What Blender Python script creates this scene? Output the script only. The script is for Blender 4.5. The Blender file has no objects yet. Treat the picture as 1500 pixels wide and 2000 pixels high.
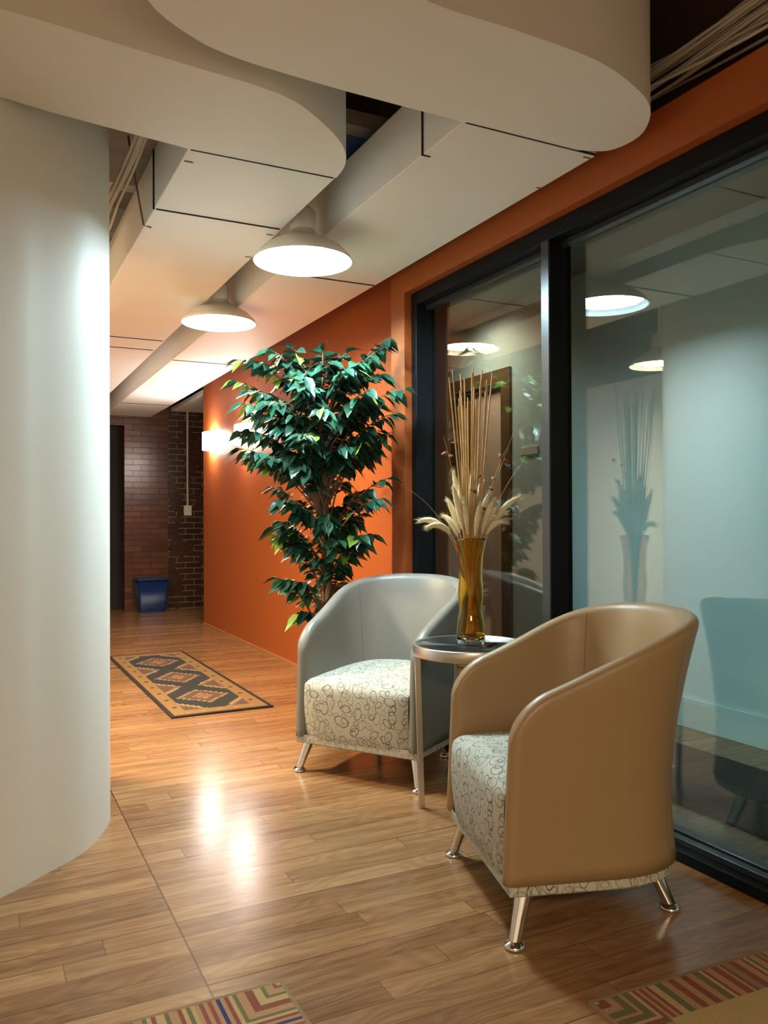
import bpy, bmesh, math, random
from mathutils import Vector, Matrix
random.seed(7)
S = bpy.context.scene
COL = S.collection
PI = math.pi

# ------------------------------------------------------------------ camera
CAM_H = 1.1
yaw, pit, rol = math.radians(26.6), math.radians(0.41), 0.004
Fv = Vector((math.sin(yaw)*math.cos(pit), math.cos(yaw)*math.cos(pit), math.sin(pit)))
R0 = Vector((math.cos(yaw), -math.sin(yaw), 0)); U0 = R0.cross(Fv)
Rv = R0*math.cos(rol) - U0*math.sin(rol); Uv = U0*math.cos(rol) + R0*math.sin(rol)
cd = bpy.data.cameras.new('camera'); cam = bpy.data.objects.new('camera', cd); COL.objects.link(cam)
cam.matrix_world = Matrix(((Rv.x, Uv.x, -Fv.x, 0), (Rv.y, Uv.y, -Fv.y, 0), (Rv.z, Uv.z, -Fv.z, CAM_H), (0, 0, 0, 1)))
cd.sensor_fit = 'VERTICAL'; cd.sensor_height = 24.0; cd.lens = 24.0*1590/2000; cd.clip_start = 0.05
S.camera = cam
S.view_settings.view_transform = 'Standard'; S.view_settings.look = 'None'
S.view_settings.gamma = 1.0; S.view_settings.use_curve_mapping = False
S.view_settings.exposure = 0.0

# ------------------------------------------------------------------ light levels
LAMP_COOL = ((0.70, 0.93, 1.0), 215.0)
LAMP_WARM = ((1.0, 0.82, 0.52), 135.0)
SCONCE = ((1.0, 0.93, 0.85), 72.0)
w = bpy.data.worlds.new('world'); S.world = w; w.use_nodes = True
w.node_tree.nodes['Background'].inputs[0].default_value = (1.0, 0.80, 0.55, 1)
w.node_tree.nodes['Background'].inputs[1].default_value = 0.10
def area_light(name, loc, rot, sx, sy, power, color):
    l = bpy.data.lights.new(name, 'AREA'); l.shape = 'RECTANGLE'; l.size = sx; l.size_y = sy
    l.energy = power; l.color = color
    o = bpy.data.objects.new(name, l); COL.objects.link(o); o.location = loc; o.rotation_euler = rot
    return o
# ceiling light of the lobby behind the photographer, and a light added behind the glass to brighten the door
area_light('lobby_light', (-0.7, -1.7, 2.25), (0, 0, 0), 1.2, 0.6, 140, (1.0, 0.81, 0.56))
rl = area_light('door_fill', (3.0, 4.85, 2.58), (0, math.radians(-14), 0), 0.4, 0.4, 8, (1.0, 0.80, 0.55)); rl.data.spread = math.radians(125)

# ------------------------------------------------------------------ helpers
def lin(r, g, b):
    f = lambda c: (c/255/12.92) if c/255 <= 0.04045 else ((c/255+0.055)/1.055)**2.4
    return (f(r), f(g), f(b))
def new_mat(name):
    m = bpy.data.materials.new(name); m.use_nodes = True
    nt = m.node_tree
    return m, nt, nt.nodes['Principled BSDF']
def mat(name, color, rough=0.5, metal=0.0, noise=0.06, nscale=8.0, bump=0.0, bscale=200.0, **kw):
    m, nt, b = new_mat(name)
    b.inputs['Roughness'].default_value = rough; b.inputs['Metallic'].default_value = metal
    for k, v in kw.items(): b.inputs[k.replace('_', ' ')].default_value = v
    tc = nt.nodes.new('ShaderNodeTexCoord')
    n = nt.nodes.new('ShaderNodeTexNoise'); n.inputs['Scale'].default_value = nscale; n.inputs['Detail'].default_value = 4
    nt.links.new(tc.outputs['Object'], n.inputs['Vector'])
    mx = nt.nodes.new('ShaderNodeMix'); mx.data_type = 'RGBA'
    mx.inputs[6].default_value = tuple(c*(1-noise) for c in color)+(1,); mx.inputs[7].default_value = tuple(min(1, c*(1+noise)) for c in color)+(1,)
    nt.links.new(n.outputs['Fac'], mx.inputs[0]); nt.links.new(mx.outputs[2], b.inputs['Base Color'])
    if bump:
        n2 = nt.nodes.new('ShaderNodeTexNoise'); n2.inputs['Scale'].default_value = bscale
        nt.links.new(tc.outputs['Object'], n2.inputs['Vector'])
        bp = nt.nodes.new('ShaderNodeBump'); bp.inputs['Strength'].default_value = bump; bp.inputs['Distance'].default_value = 0.002
        nt.links.new(n2.outputs['Fac'], bp.inputs['Height']); nt.links.new(bp.outputs['Normal'], b.inputs['Normal'])
    return m
def emit(name, color, strength):
    m, nt, b = new_mat(name)
    b.inputs['Base Color'].default_value = (0.8, 0.8, 0.8, 1)
    b.inputs['Emission Color'].default_value = (*color, 1); b.inputs['Emission Strength'].default_value = strength
    return m
def node(nt, typ, **kw):
    n = nt.nodes.new(typ)
    for k, v in kw.items(): setattr(n, k, v)
    return n
def mth(nt, op, a, b=None, c=None):
    n = nt.nodes.new('ShaderNodeMath'); n.operation = op
    for i, v in enumerate((a, b, c)):
        if v is None: continue
        if isinstance(v, (int, float)): n.inputs[i].default_value = v
        else: nt.links.new(v, n.inputs[i])
    return n.outputs[0]

class MB:
    """collects shapes, then links them as one mesh object"""
    def __init__(s): s.v = []; s.f = []; s.mi = []; s.uv = {}; s.smooth = []
    def add(s, verts, faces, mi=0, smooth=False):
        o = len(s.v); s.v += [tuple(p) for p in verts]
        for f in faces: s.f.append(tuple(i+o for i in f)); s.mi.append(mi); s.smooth.append(smooth)
        return o
    def box(s, lo, hi, mi=0):
        x0, y0, z0 = lo; x1, y1, z1 = hi
        s.add([(x0,y0,z0),(x1,y0,z0),(x1,y1,z0),(x0,y1,z0),(x0,y0,z1),(x1,y0,z1),(x1,y1,z1),(x0,y1,z1)],
              [(3,2,1,0),(4,5,6,7),(0,1,5,4),(1,2,6,5),(2,3,7,6),(3,0,4,7)], mi)
    def prism(s, poly, z0, z1, mi=0, smooth=False):
        n = len(poly)
        s.add([(x,y,z0) for x,y in poly]+[(x,y,z1) for x,y in poly], [(i,(i+1)%n,(i+1)%n+n,i+n) for i in range(n)], mi, smooth)
        s.add([(x,y,z0) for x,y in poly], [tuple(range(n-1,-1,-1))], mi)
        s.add([(x,y,z1) for x,y in poly], [tuple(range(n))], mi)
    def tube(s, pts, rad, n=8, mi=0, caps=True):
        pts = [Vector(p) for p in pts]
        if isinstance(rad, (int, float)): rad = [rad]*len(pts)
        rings = []; prev = None
        for i, p in enumerate(pts):
            t = (pts[min(i+1, len(pts)-1)]-pts[max(i-1, 0)]).normalized()
            if prev is None:
                a = Vector((0,0,1)) if abs(t.z) < 0.9 else Vector((1,0,0))
                u = t.cross(a).normalized()
            else:
                u = (prev - t*prev.dot(t)).normalized()
            prev = u; v = t.cross(u)
            rings.append([p+(u*math.cos(2*PI*k/n)+v*math.sin(2*PI*k/n))*rad[i] for k in range(n)])
        V = [q for r in rings for q in r]
        F = [(i*n+k, i*n+(k+1)%n, (i+1)*n+(k+1)%n, (i+1)*n+k) for i in range(len(pts)-1) for k in range(n)]
        s.add(V, F, mi, True)
        if caps:
            s.add(rings[0], [tuple(range(n-1,-1,-1))], mi); s.add(rings[-1], [tuple(range(n))], mi)
    def lathe(s, prof, c=(0,0,0), n=32, mi=0):
        """prof: (r, z) from bottom to top along the outside"""
        V = []; F = []
        for r, z in prof:
            for k in range(n):
                a = 2*PI*k/n; V.append((c[0]+r*math.cos(a), c[1]+r*math.sin(a), c[2]+z))
        for i in range(len(prof)-1):
            for k in range(n): F.append((i*n+k, i*n+(k+1)%n, (i+1)*n+(k+1)%n, (i+1)*n+k))
        s.add(V, F, mi, True)
    def build(s, name, mats, parent=None, bevel=0.0, recalc=False):
        me = bpy.data.meshes.new(name); me.from_pydata(s.v, [], s.f)
        if not isinstance(mats, (list, tuple)): mats = [mats]
        for m in mats: me.materials.append(m)
        for p, mi, sm in zip(me.polygons, s.mi, s.smooth): p.material_index = mi; p.use_smooth = sm
        if recalc:
            bm = bmesh.new(); bm.from_mesh(me); bmesh.ops.remove_doubles(bm, verts=bm.verts, dist=1e-5)
            bmesh.ops.recalc_face_normals(bm, faces=bm.faces); bm.to_mesh(me); bm.free()
        o = bpy.data.objects.new(name, me); COL.objects.link(o)
        if parent: o.parent = parent
        if bevel:
            md = o.modifiers.new('bevel', 'BEVEL'); md.width = bevel; md.segments = 3; md.limit_method = 'ANGLE'
        return o
def box(name, lo, hi, m, parent=None, bevel=0.0):
    b = MB(); b.box(lo, hi); return b.build(name, m, parent, bevel)
def struct(o): o['kind'] = 'structure'; return o
def tag(o, label, cat, group=None):
    o['label'] = label; o['category'] = cat
    if group: o['group'] = group
    return o
def thing(name, label, cat, loc=(0,0,0), rz=0.0, group=None):
    o = bpy.data.objects.new(name, None); COL.objects.link(o); o.location = loc; o.rotation_euler = (0,0,rz); o.empty_display_size = 0.1
    return tag(o, label, cat, group)
def bez(p0, p1, p2, n=8):
    p0, p1, p2 = Vector(p0), Vector(p1), Vector(p2)
    return [p0*(1-t)**2+p1*2*t*(1-t)+p2*t*t for t in [i/n for i in range(n+1)]]
def catmull(P, n=6):
    P = [Vector((*p, 0)) for p in P]; out = []
    Q = [P[0]*2-P[1]]+P+[P[-1]*2-P[-2]]
    for i in range(1, len(Q)-2):
        for k in range(n):
            t = k/n; a, b, c, d = Q[i-1], Q[i], Q[i+1], Q[i+2]
            q = 0.5*((2*b)+(c-a)*t+(2*a-5*b+4*c-d)*t*t+(3*b-a-3*c+d)*t**3); out.append((q.x, q.y))
    out.append((P[-1].x, P[-1].y)); return out

# ------------------------------------------------------------------ materials
M = {}
M['white_wall'] = mat('white_wall_paint', (0.78, 0.76, 0.70), 0.55, noise=0.02, bump=0.05, bscale=90)
M['duct'] = mat('duct_paint', (0.86, 0.83, 0.77), 0.6, noise=0.03, nscale=3)
M['orange'] = mat('orange_wall_paint', (0.37, 0.086, 0.016), 0.5, noise=0.04, nscale=3, bump=0.06, bscale=120)
M['dark_ceiling'] = mat('exposed_ceiling', (0.17, 0.145, 0.13), 0.9, noise=0.35, nscale=3)
M['dark_brown'] = mat('dark_brown_surface', (0.06, 0.025, 0.012), 0.7, noise=0.3, nscale=5)
M['joist'] = mat('painted_joist', (0.36, 0.33, 0.30), 0.8, noise=0.15)
M['blue_panel'] = mat('blue_gray_panel', (0.06, 0.14, 0.36), 0.7, noise=0.1)
M['frame'] = mat('black_frame', (0.005, 0.0065, 0.008), 0.5, noise=0.1, Specular_IOR_Level=0.15)
M['frame_edge'] = mat('dark_bronze_frame', (0.045, 0.05, 0.055), 0.30, metal=0.5, noise=0.1)
M['room_wall'] = mat('pale_room_paint', (0.70, 0.80, 0.80), 0.6, noise=0.02)
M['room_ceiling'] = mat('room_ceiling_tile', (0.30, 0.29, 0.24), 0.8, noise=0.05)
M['carpet_dark'] = mat('dark_carpet', (0.035, 0.026, 0.028), 0.95, noise=0.5, nscale=140)
M['salmon'] = mat('salmon_lit_opening', (0.92, 0.62, 0.50), 0.5, noise=0.03)  # pink light of the opening put into the colour
M['brown_wood'] = mat('brown_wood', (0.20, 0.105, 0.045), 0.45, noise=0.3, nscale=6)
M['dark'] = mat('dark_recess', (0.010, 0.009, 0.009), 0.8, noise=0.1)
M['cream'] = mat('cream_plastic', (0.65, 0.62, 0.52), 0.4, noise=0.03)
M['sign_white'] = mat('white_sign_plate', (0.85, 0.82, 0.76), 0.4, noise=0.02)
M['cable'] = mat('white_cable', (0.50, 0.47, 0.40), 0.5, noise=0.1)
M['lamp_out'] = mat('lamp_enamel', (0.86, 0.82, 0.72), 0.4, noise=0.03)
M['lamp_in'] = mat('lamp_reflector', (0.85, 0.85, 0.82), 0.4, noise=0.01)
M['bin'] = mat('blue_bin_plastic', (0.006, 0.022, 0.11), 0.4, noise=0.08)
M['chrome'] = mat('chrome', (0.80, 0.80, 0.82), 0.10, metal=1.0, noise=0.02)
M['steel'] = mat('brushed_steel', (0.62, 0.58, 0.53), 0.32, metal=1.0, noise=0.05, nscale=60)
M['top_glass'] = mat('dark_glass_top', (0.02, 0.022, 0.022), 0.08, noise=0.1)
M['vinyl'] = mat('taupe_vinyl', (0.19, 0.170, 0.145), 0.42, noise=0.03, bump=0.12, bscale=500)
M['vinyl_tan'] = mat('tan_vinyl', (0.32, 0.20, 0.095), 0.40, noise=0.03, bump=0.12, bscale=500)
M['seam'] = mat('seam_thread', (0.16, 0.12, 0.08), 0.7)
M['bark'] = mat('bark', (0.17, 0.10, 0.06), 0.85, noise=0.4, nscale=30, bump=0.6, bscale=60)
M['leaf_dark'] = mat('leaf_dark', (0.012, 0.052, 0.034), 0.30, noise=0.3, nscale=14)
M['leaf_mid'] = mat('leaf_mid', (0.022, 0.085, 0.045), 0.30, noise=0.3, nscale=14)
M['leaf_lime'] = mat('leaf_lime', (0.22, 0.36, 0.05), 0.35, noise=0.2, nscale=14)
M['pot'] = mat('dark_pot', (0.03, 0.022, 0.018), 0.5)
M['soil'] = mat('moss', (0.05, 0.04, 0.02), 0.95, noise=0.4, nscale=60)
M['reed'] = mat('dried_reed', (0.50, 0.30, 0.12), 0.7, noise=0.3, nscale=25)
M['straw'] = mat('pale_straw', (0.62, 0.50, 0.27), 0.75, noise=0.2, nscale=40)
M['plume'] = mat('plume_fluff', (0.72, 0.63, 0.42), 0.95, noise=0.25, nscale=150, bump=1.0, bscale=300)
M['pod'] = mat('rust_pod', (0.24, 0.05, 0.018), 0.6, noise=0.3)
M['base_trim'] = mat('wood_trim', (0.38, 0.17, 0.06), 0.45, noise=0.2)
E_cool = emit('cool_lamp_glow', *LAMP_COOL); E_warm = emit('warm_lamp_glow', *LAMP_WARM); E_lobby = emit('lobby_lamp_glow', LAMP_WARM[0], 420.0); E_sconce = emit('sconce_glow', *SCONCE)

def wood_floor():
    m, nt, b = new_mat('oak_strip_floor'); L = nt.links
    tc = node(nt, 'ShaderNodeTexCoord'); sp = node(nt, 'ShaderNodeSeparateXYZ'); L.new(tc.outputs['Object'], sp.inputs[0])
    X, Y = sp.outputs[0], sp.outputs[1]
    W, LEN, SEAM = 0.083, 1.15, 0.486
    side = mth(nt, 'GREATER_THAN', X, SEAM)
    yr = mth(nt, 'DIVIDE', Y, W); row = mth(nt, 'FLOOR', yr)
    rowid = mth(nt, 'ADD', row, mth(nt, 'MULTIPLY', side, 571.0))
    wn = node(nt, 'ShaderNodeTexWhiteNoise', noise_dimensions='1D'); L.new(rowid, wn.inputs['W'])
    xs = mth(nt, 'DIVIDE', mth(nt, 'ADD', X, mth(nt, 'MULTIPLY', wn.outputs['Value'], 7.0)), LEN)
    idx = mth(nt, 'FLOOR', xs)
    pid = mth(nt, 'ADD', mth(nt, 'MULTIPLY', rowid, 13.37), mth(nt, 'MULTIPLY', idx, 3.71))
    pn = node(nt, 'ShaderNodeTexWhiteNoise', noise_dimensions='1D'); L.new(pid, pn.inputs['W'])
    rnd = pn.outputs['Value']
    # grain coordinates, shifted per plank
    cx = node(nt, 'ShaderNodeCombineXYZ'); L.new(mth(nt, 'MULTIPLY', X, 1.6), cx.inputs[0]); L.new(mth(nt, 'MULTIPLY', Y, 22.0), cx.inputs[1]); L.new(mth(nt, 'MULTIPLY', rnd, 40.0), cx.inputs[2])
    n1 = node(nt, 'ShaderNodeTexNoise'); n1.inputs['Scale'].default_value = 1.6; n1.inputs['Detail'].default_value = 5; n1.inputs['Roughness'].default_value = 0.6
    L.new(cx.outputs[0], n1.inputs['Vector'])
    cx2 = node(nt, 'ShaderNodeCombineXYZ'); L.new(mth(nt, 'MULTIPLY', X, 2.2), cx2.inputs[0]); L.new(mth(nt, 'MULTIPLY', Y, 9.0), cx2.inputs[1]); L.new(mth(nt, 'MULTIPLY', rnd, 23.0), cx2.inputs[2])
    n2 = node(nt, 'ShaderNodeTexNoise'); n2.inputs['Scale'].default_value = 1.3; n2.inputs['Detail'].default_value = 1
    L.new(cx2.outputs[0], n2.inputs['Vector'])
    rings = mth(nt, 'SINE', mth(nt, 'MULTIPLY', n2.outputs['Fac'], 62.0))
    cx3 = node(nt, 'ShaderNodeCombineXYZ'); L.new(mth(nt, 'MULTIPLY', X, 9.0), cx3.inputs[0]); L.new(mth(nt, 'MULTIPLY', Y, 330.0), cx3.inputs[1])
    n3 = node(nt, 'ShaderNodeTexNoise'); n3.inputs['Scale'].default_value = 1.0; n3.inputs['Detail'].default_value = 2
    L.new(cx3.outputs[0], n3.inputs['Vector'])
    fac = mth(nt, 'ADD', mth(nt, 'MULTIPLY', n1.outputs['Fac'], 0.55), mth(nt, 'MULTIPLY', rings, 0.04))
    fac = mth(nt, 'ADD', fac, mth(nt, 'MULTIPLY', n3.outputs['Fac'], 0.22))
    fac = mth(nt, 'ADD', fac, mth(nt, 'MULTIPLY', mth(nt, 'SUBTRACT', rnd, 0.5), 0.20))
    cr = node(nt, 'ShaderNodeValToRGB'); e = cr.color_ramp.elements
    e[0].position = 0.12; e[0].color = (0.13, 0.056, 0.022, 1); e[1].position = 0.72; e[1].color = (0.45, 0.255, 0.122, 1)
    k = cr.color_ramp.elements.new(0.42); k.color = (0.29, 0.145, 0.062, 1)
    L.new(fac, cr.inputs[0])
    fy = mth(nt, 'FRACT', yr); gy = mth(nt, 'LESS_THAN', fy, 0.04)
    fx = mth(nt, 'FRACT', xs); gx = mth(nt, 'LESS_THAN', fx, 0.0024)
    gs = mth(nt, 'LESS_THAN', mth(nt, 'ABSOLUTE', mth(nt, 'SUBTRACT', X, SEAM)), 0.0024)
    gv = node(nt, 'ShaderNodeTexWhiteNoise', noise_dimensions='1D'); L.new(mth(nt, 'ADD', rowid, 0.5), gv.inputs['W'])
    gy2 = mth(nt, 'MULTIPLY', gy, mth(nt, 'ADD', mth(nt, 'MULTIPLY', gv.outputs['Value'], 0.65), 0.2))
    gap = mth(nt, 'MINIMUM', mth(nt, 'ADD', mth(nt, 'ADD', gy2, mth(nt, 'MULTIPLY', gx, 0.5)), mth(nt, 'MULTIPLY', gs, 0.8)), 0.9)
    mx = node(nt, 'ShaderNodeMix', data_type='RGBA'); L.new(gap, mx.inputs[0]); L.new(cr.outputs[0], mx.inputs[6]); mx.inputs[7].default_value = (0.045, 0.018, 0.008, 1)
    L.new(mx.outputs[2], b.inputs['Base Color'])
    rr = mth(nt, 'ADD', mth(nt, 'MULTIPLY', n1.outputs['Fac'], 0.18), 0.125); L.new(rr, b.inputs['Roughness']); b.inputs['Specular IOR Level'].default_value = 0.33
    bp = node(nt, 'ShaderNodeBump'); bp.inputs['Strength'].default_value = 0.25; bp.inputs['Distance'].default_value = 0.0015
    hgt = mth(nt, 'SUBTRACT', mth(nt, 'MULTIPLY', n1.outputs['Fac'], 0.5), gap); L.new(hgt, bp.inputs['Height']); L.new(bp.outputs['Normal'], b.inputs['Normal'])
    return m
M['floor'] = wood_floor()

def brick():
    m, nt, b = new_mat('old_brick'); L = nt.links
    tc = node(nt, 'ShaderNodeTexCoord'); sp = node(nt, 'ShaderNodeSeparateXYZ'); L.new(tc.outputs['Object'], sp.inputs[0])
    cx = node(nt, 'ShaderNodeCombineXYZ'); L.new(sp.outputs[0], cx.inputs[0]); L.new(sp.outputs[2], cx.inputs[1])
    br = node(nt, 'ShaderNodeTexBrick'); L.new(cx.outputs[0], br.inputs['Vector'])
    br.inputs['Scale'].default_value = 1.0; br.inputs['Brick Width'].default_value = 0.21; br.inputs['Row Height'].default_value = 0.07; br.inputs['Mortar Size'].default_value = 0.006
    br.inputs['Mortar Smooth'].default_value = 0.4
    br.inputs['Color1'].default_value = (0.10, 0.035, 0.018, 1); br.inputs['Color2'].default_value = (0.17, 0.062, 0.03, 1); br.inputs['Mortar'].default_value = (0.075, 0.045, 0.03, 1)
    n = node(nt, 'ShaderNodeTexNoise'); n.inputs['Scale'].default_value = 3.5; n.inputs['Detail'].default_value = 5; L.new(cx.outputs[0], n.inputs['Vector'])
    # darker rough strip right of x = 2.1
    dk = mth(nt, 'MULTIPLY', mth(nt, 'GREATER_THAN', sp.outputs[0], 2.10), 0.5)
    mx = node(nt, 'ShaderNodeMix', data_type='RGBA'); L.new(mth(nt, 'ADD', mth(nt, 'MULTIPLY', n.outputs['Fac'], 0.55), dk), mx.inputs[0])
    L.new(br.outputs['Color'], mx.inputs[6]); mx.inputs[7].default_value = (0.030, 0.016, 0.011, 1)
    # pale mortar crumbs in the rough strip
    pm = mth(nt, 'MULTIPLY', mth(nt, 'MULTIPLY', br.outputs['Fac'], mth(nt, 'GREATER_THAN', n.outputs['Fac'], 0.47)), dk)
    mx2 = node(nt, 'ShaderNodeMix', data_type='RGBA'); L.new(mth(nt, 'MULTIPLY', pm, 1.4), mx2.inputs[0]); L.new(mx.outputs[2], mx2.inputs[6]); mx2.inputs[7].default_value = (0.26, 0.21, 0.15, 1)
    L.new(mx2.outputs[2], b.inputs['Base Color']); b.inputs['Roughness'].default_value = 0.26
    bp = node(nt, 'ShaderNodeBump'); bp.inputs['Strength'].default_value = 0.6; bp.inputs['Distance'].default_value = 0.006
    L.new(mth(nt, 'SUBTRACT', mth(nt, 'MULTIPLY', n.outputs['Fac'], 0.6), br.outputs['Fac']), bp.inputs['Height']); L.new(bp.outputs['Normal'], b.inputs['Normal'])
    return m
M['brick'] = brick()

def loops_fabric():
    m, nt, b = new_mat('cream_loop_fabric'); L = nt.links
    uv = node(nt, 'ShaderNodeUVMap')
    total = None
    for (sc, off, asp, r0, wd, br_) in ((14.5, 0.0, 1.5, 0.29, 0.028, 0.0), (15.5, 3.7, 1.65, 0.27, 0.028, 0.0), (24.0, 8.1, 1.35, 0.22, 0.034, 0.0)):
        mp = node(nt, 'ShaderNodeMapping'); mp.inputs['Scale'].default_value = (sc, sc, 1); mp.inputs['Location'].default_value = (off, off*1.7, 0); mp.inputs['Rotation'].default_value = (0, 0, off)
        L.new(uv.outputs[0], mp.inputs['Vector'])
        vo = node(nt, 'ShaderNodeTexVoronoi', voronoi_dimensions='2D'); vo.inputs['Scale'].default_value = 1.0; vo.inputs['Randomness'].default_value = 0.75
        L.new(mp.outputs[0], vo.inputs['Vector'])
        d = node(nt, 'ShaderNodeVectorMath', operation='SUBTRACT'); L.new(mp.outputs[0], d.inputs[0]); L.new(vo.outputs['Position'], d.inputs[1])
        cs = node(nt, 'ShaderNodeSeparateColor'); L.new(vo.outputs['Color'], cs.inputs[0])
        rt = node(nt, 'ShaderNodeVectorRotate', rotation_type='Z_AXIS'); L.new(d.outputs[0], rt.inputs['Vector']); L.new(mth(nt, 'MULTIPLY', cs.outputs[0], 6.28), rt.inputs['Angle'])
        st = node(nt, 'ShaderNodeVectorMath', operation='MULTIPLY'); L.new(rt.outputs[0], st.inputs[0]); st.inputs[1].default_value = (asp, 0.95, 0)
        ln = node(nt, 'ShaderNodeVectorMath', operation='LENGTH'); L.new(st.outputs[0], ln.inputs[0])
        rad = mth(nt, 'ADD', mth(nt, 'MULTIPLY', cs.outputs[1], 0.20), r0)
        ring = mth(nt, 'LESS_THAN', mth(nt, 'ABSOLUTE', mth(nt, 'SUBTRACT', ln.outputs['Value'], rad)), wd)
        ring = mth(nt, 'MULTIPLY', ring, mth(nt, 'ADD', mth(nt, 'MULTIPLY', cs.outputs[2], 0.55), 0.42))
        total = ring if total is None else mth(nt, 'MAXIMUM', total, ring)
    mx = node(nt, 'ShaderNodeMix', data_type='RGBA'); L.new(total, mx.inputs[0]); mx.inputs[6].default_value = (0.47, 0.44, 0.355, 1); mx.inputs[7].default_value = (0.06, 0.045, 0.035, 1)
    L.new(mx.outputs[2], b.inputs['Base Color']); b.inputs['Roughness'].default_value = 0.75
    return m
M['loops'] = loops_fabric()

def glass_pane():
    m = bpy.data.materials.new('window_glass'); m.use_nodes = True; nt = m.node_tree; nt.nodes.remove(nt.nodes['Principled BSDF'])
    tr = node(nt, 'ShaderNodeBsdfTransparent'); tr.inputs[0].default_value = (0.78, 0.87, 0.87, 1)
    gl = node(nt, 'ShaderNodeBsdfGlossy'); gl.inputs['Roughness'].default_value = 0.0; gl.inputs[0].default_value = (1, 1, 1, 1)
    # Schlick reflectance of a thin pane, the same from either side
    ge = node(nt, 'ShaderNodeNewGeometry'); dt = node(nt, 'ShaderNodeVectorMath', operation='DOT_PRODUCT')
    nt.links.new(ge.outputs['Normal'], dt.inputs[0]); nt.links.new(ge.outputs['Incoming'], dt.inputs[1])
    k = mth(nt, 'SUBTRACT', 1.0, mth(nt, 'MINIMUM', mth(nt, 'ABSOLUTE', dt.outputs['Value']), 1.0))
    fac = mth(nt, 'ADD', mth(nt, 'MULTIPLY', mth(nt, 'POWER', k, 5.0), 0.91), 0.09)
    mx = node(nt, 'ShaderNodeMixShader'); nt.links.new(fac, mx.inputs[0]); nt.links.new(tr.outputs[0], mx.inputs[1]); nt.links.new(gl.outputs[0], mx.inputs[2])
    nt.links.new(mx.outputs[0], nt.nodes['Material Output'].inputs[0])
    return m
M['glass'] = glass_pane()
def tint_glass(name, col, rough=0.0):
    m, nt, b = new_mat(name); b.inputs['Base Color'].default_value = (*col, 1); b.inputs['Transmission Weight'].default_value = 1.0
    b.inputs['Roughness'].default_value = rough; b.inputs['IOR'].default_value = 1.35
    return m
M['amber'] = tint_glass('amber_glass', (0.86, 0.60, 0.08)); M['clear'] = tint_glass('clear_glass', (0.95, 0.95, 0.93))

# ------------------------------------------------------------------ the setting
DB = 2.332            # underside of ducts
WF, WD, XG, XR = 1.98, 2.115, 2.113, 3.33   # bulkhead face, deep orange wall, glass, far wall behind glass
CE = 3.05
struct(box('floor', (-3.2, -3.2, -0.1), (5.0, 10.4, 0.0), M['floor']))
struct(box('ceiling', (-3.2, -3.2, CE), (5.0, 10.4, CE+0.1), M['dark_ceiling']))

# curved white wall on the left (rounded nose beside the corridor)
nose = catmull([(-1.25, 1.72), (-0.80, 1.98), (-0.35, 2.30), (0.061, 2.62), (0.178, 2.722), (0.30, 2.835), (0.365, 2.935), (0.42, 3.06), (0.443, 3.16), (0.455, 3.28), (0.46, 3.42), (0.455, 3.58), (0.42, 3.72), (0.33, 3.81), (0.18, 3.85), (-0.3, 3.85), (-1.25, 3.85)], 8)
mb = MB(); mb.prism(nose, 0.0, CE, 0, True); struct(mb.build('wall_left', M['white_wall']))

# deep orange wall beside the corridor, with the dark end return
struct(box('wall_right', (WD, 3.862, 0.0), (WD+0.14, 8.42, CE), M['orange']))
# protruding wall around the window: jamb strip, bulkhead over the opening, upper wall
mb = MB(); mb.box((WF, 3.71, 0.0), (WD+0.14, 3.86, 2.423)); mb.box((WF, -3.2, 2.262), (WD+0.14, 3.71, 2.423))
struct(mb.build('wall_front', M['orange']))
struct(box('wall_upper', (WF+0.12, -3.2, 2.424), (WD+0.14, 3.861, CE), M['dark_brown']))  # dark brown here, unlike the orange of the bulkhead below
struct(box('baseboard_right', (WD-0.014, 3.87, 0.0), (WD, 8.42, 0.022), M['base_trim']))
# brick end wall with a dark doorway at its left
mb = MB(); mb.box((1.585, 10.1, 0), (5.0, 10.4, CE)); mb.box((-3.2, 10.1, 0), (0.7, 10.4, CE)); mb.box((0.7, 10.1, 2.22), (1.585, 10.4, CE))
struct(mb.build('wall_back', M['brick']))
struct(box('doorway_shade', (0.7, 10.32, 0.0), (1.585, 10.36, 2.22), M['dark']))  # near-black slab puts the unlit opening's darkness into a colour
# lobby behind the curved wall and behind the photographer
struct(box('wall_lobby', (-3.2, -3.2, 0), (-3.1, 10.1, CE), M['white_wall']))
struct(box('wall_rear', (-3.1, -3.2, 0), (5.0, -3.1, CE), M['white_wall']))
mb = MB(); mb.box((-3.1, 5.4, 0), (-1.15, 5.5, CE)); mb.box((-1.15, 5.4, 0), (-1.05, 10.1, CE)); struct(mb.build('wall_corridor', M['white_wall']))
# the room behind the glass
mb = MB(); mb.box((XR, -3.1, 0), (XR+0.1, 4.755, CE)); mb.box((XR, 4.755, 2.05), (XR+0.1, 6.05, CE)); mb.box((XR, 6.05, 0), (XR+0.1, 10.1, CE)); struct(mb.build('wall_room', M['room_wall']))
struct(box('baseboard_room', (XR-0.016, -3.1, 0.0), (XR, 4.70, 0.154), M['room_wall'], bevel=0.003))
struct(box('wall_room_end', (WD+0.15, 7.0, 0), (XR, 7.1, 2.6), M['room_wall']))
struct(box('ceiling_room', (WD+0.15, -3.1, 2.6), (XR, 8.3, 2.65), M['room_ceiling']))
mb = MB(); mb.box((2.40, -3.0, 0.0), (3.03, 6.9, 0.008)); o = mb.build('carpet_runner', M['carpet_dark']); tag(o, 'dark carpet strip on the floor behind the glass', 'carpet')
dr = struct(box('door_1', (XR+0.03, 4.77, 0.0), (XR+0.07, 5.18, 2.03), M['salmon']))  # flat salmon slab stands in for the pink-lit opening
box('door_leaf', (XR+0.03, 5.19, 0.0), (XR+0.07, 6.02, 2.03), M['brown_wood'], dr)
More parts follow.
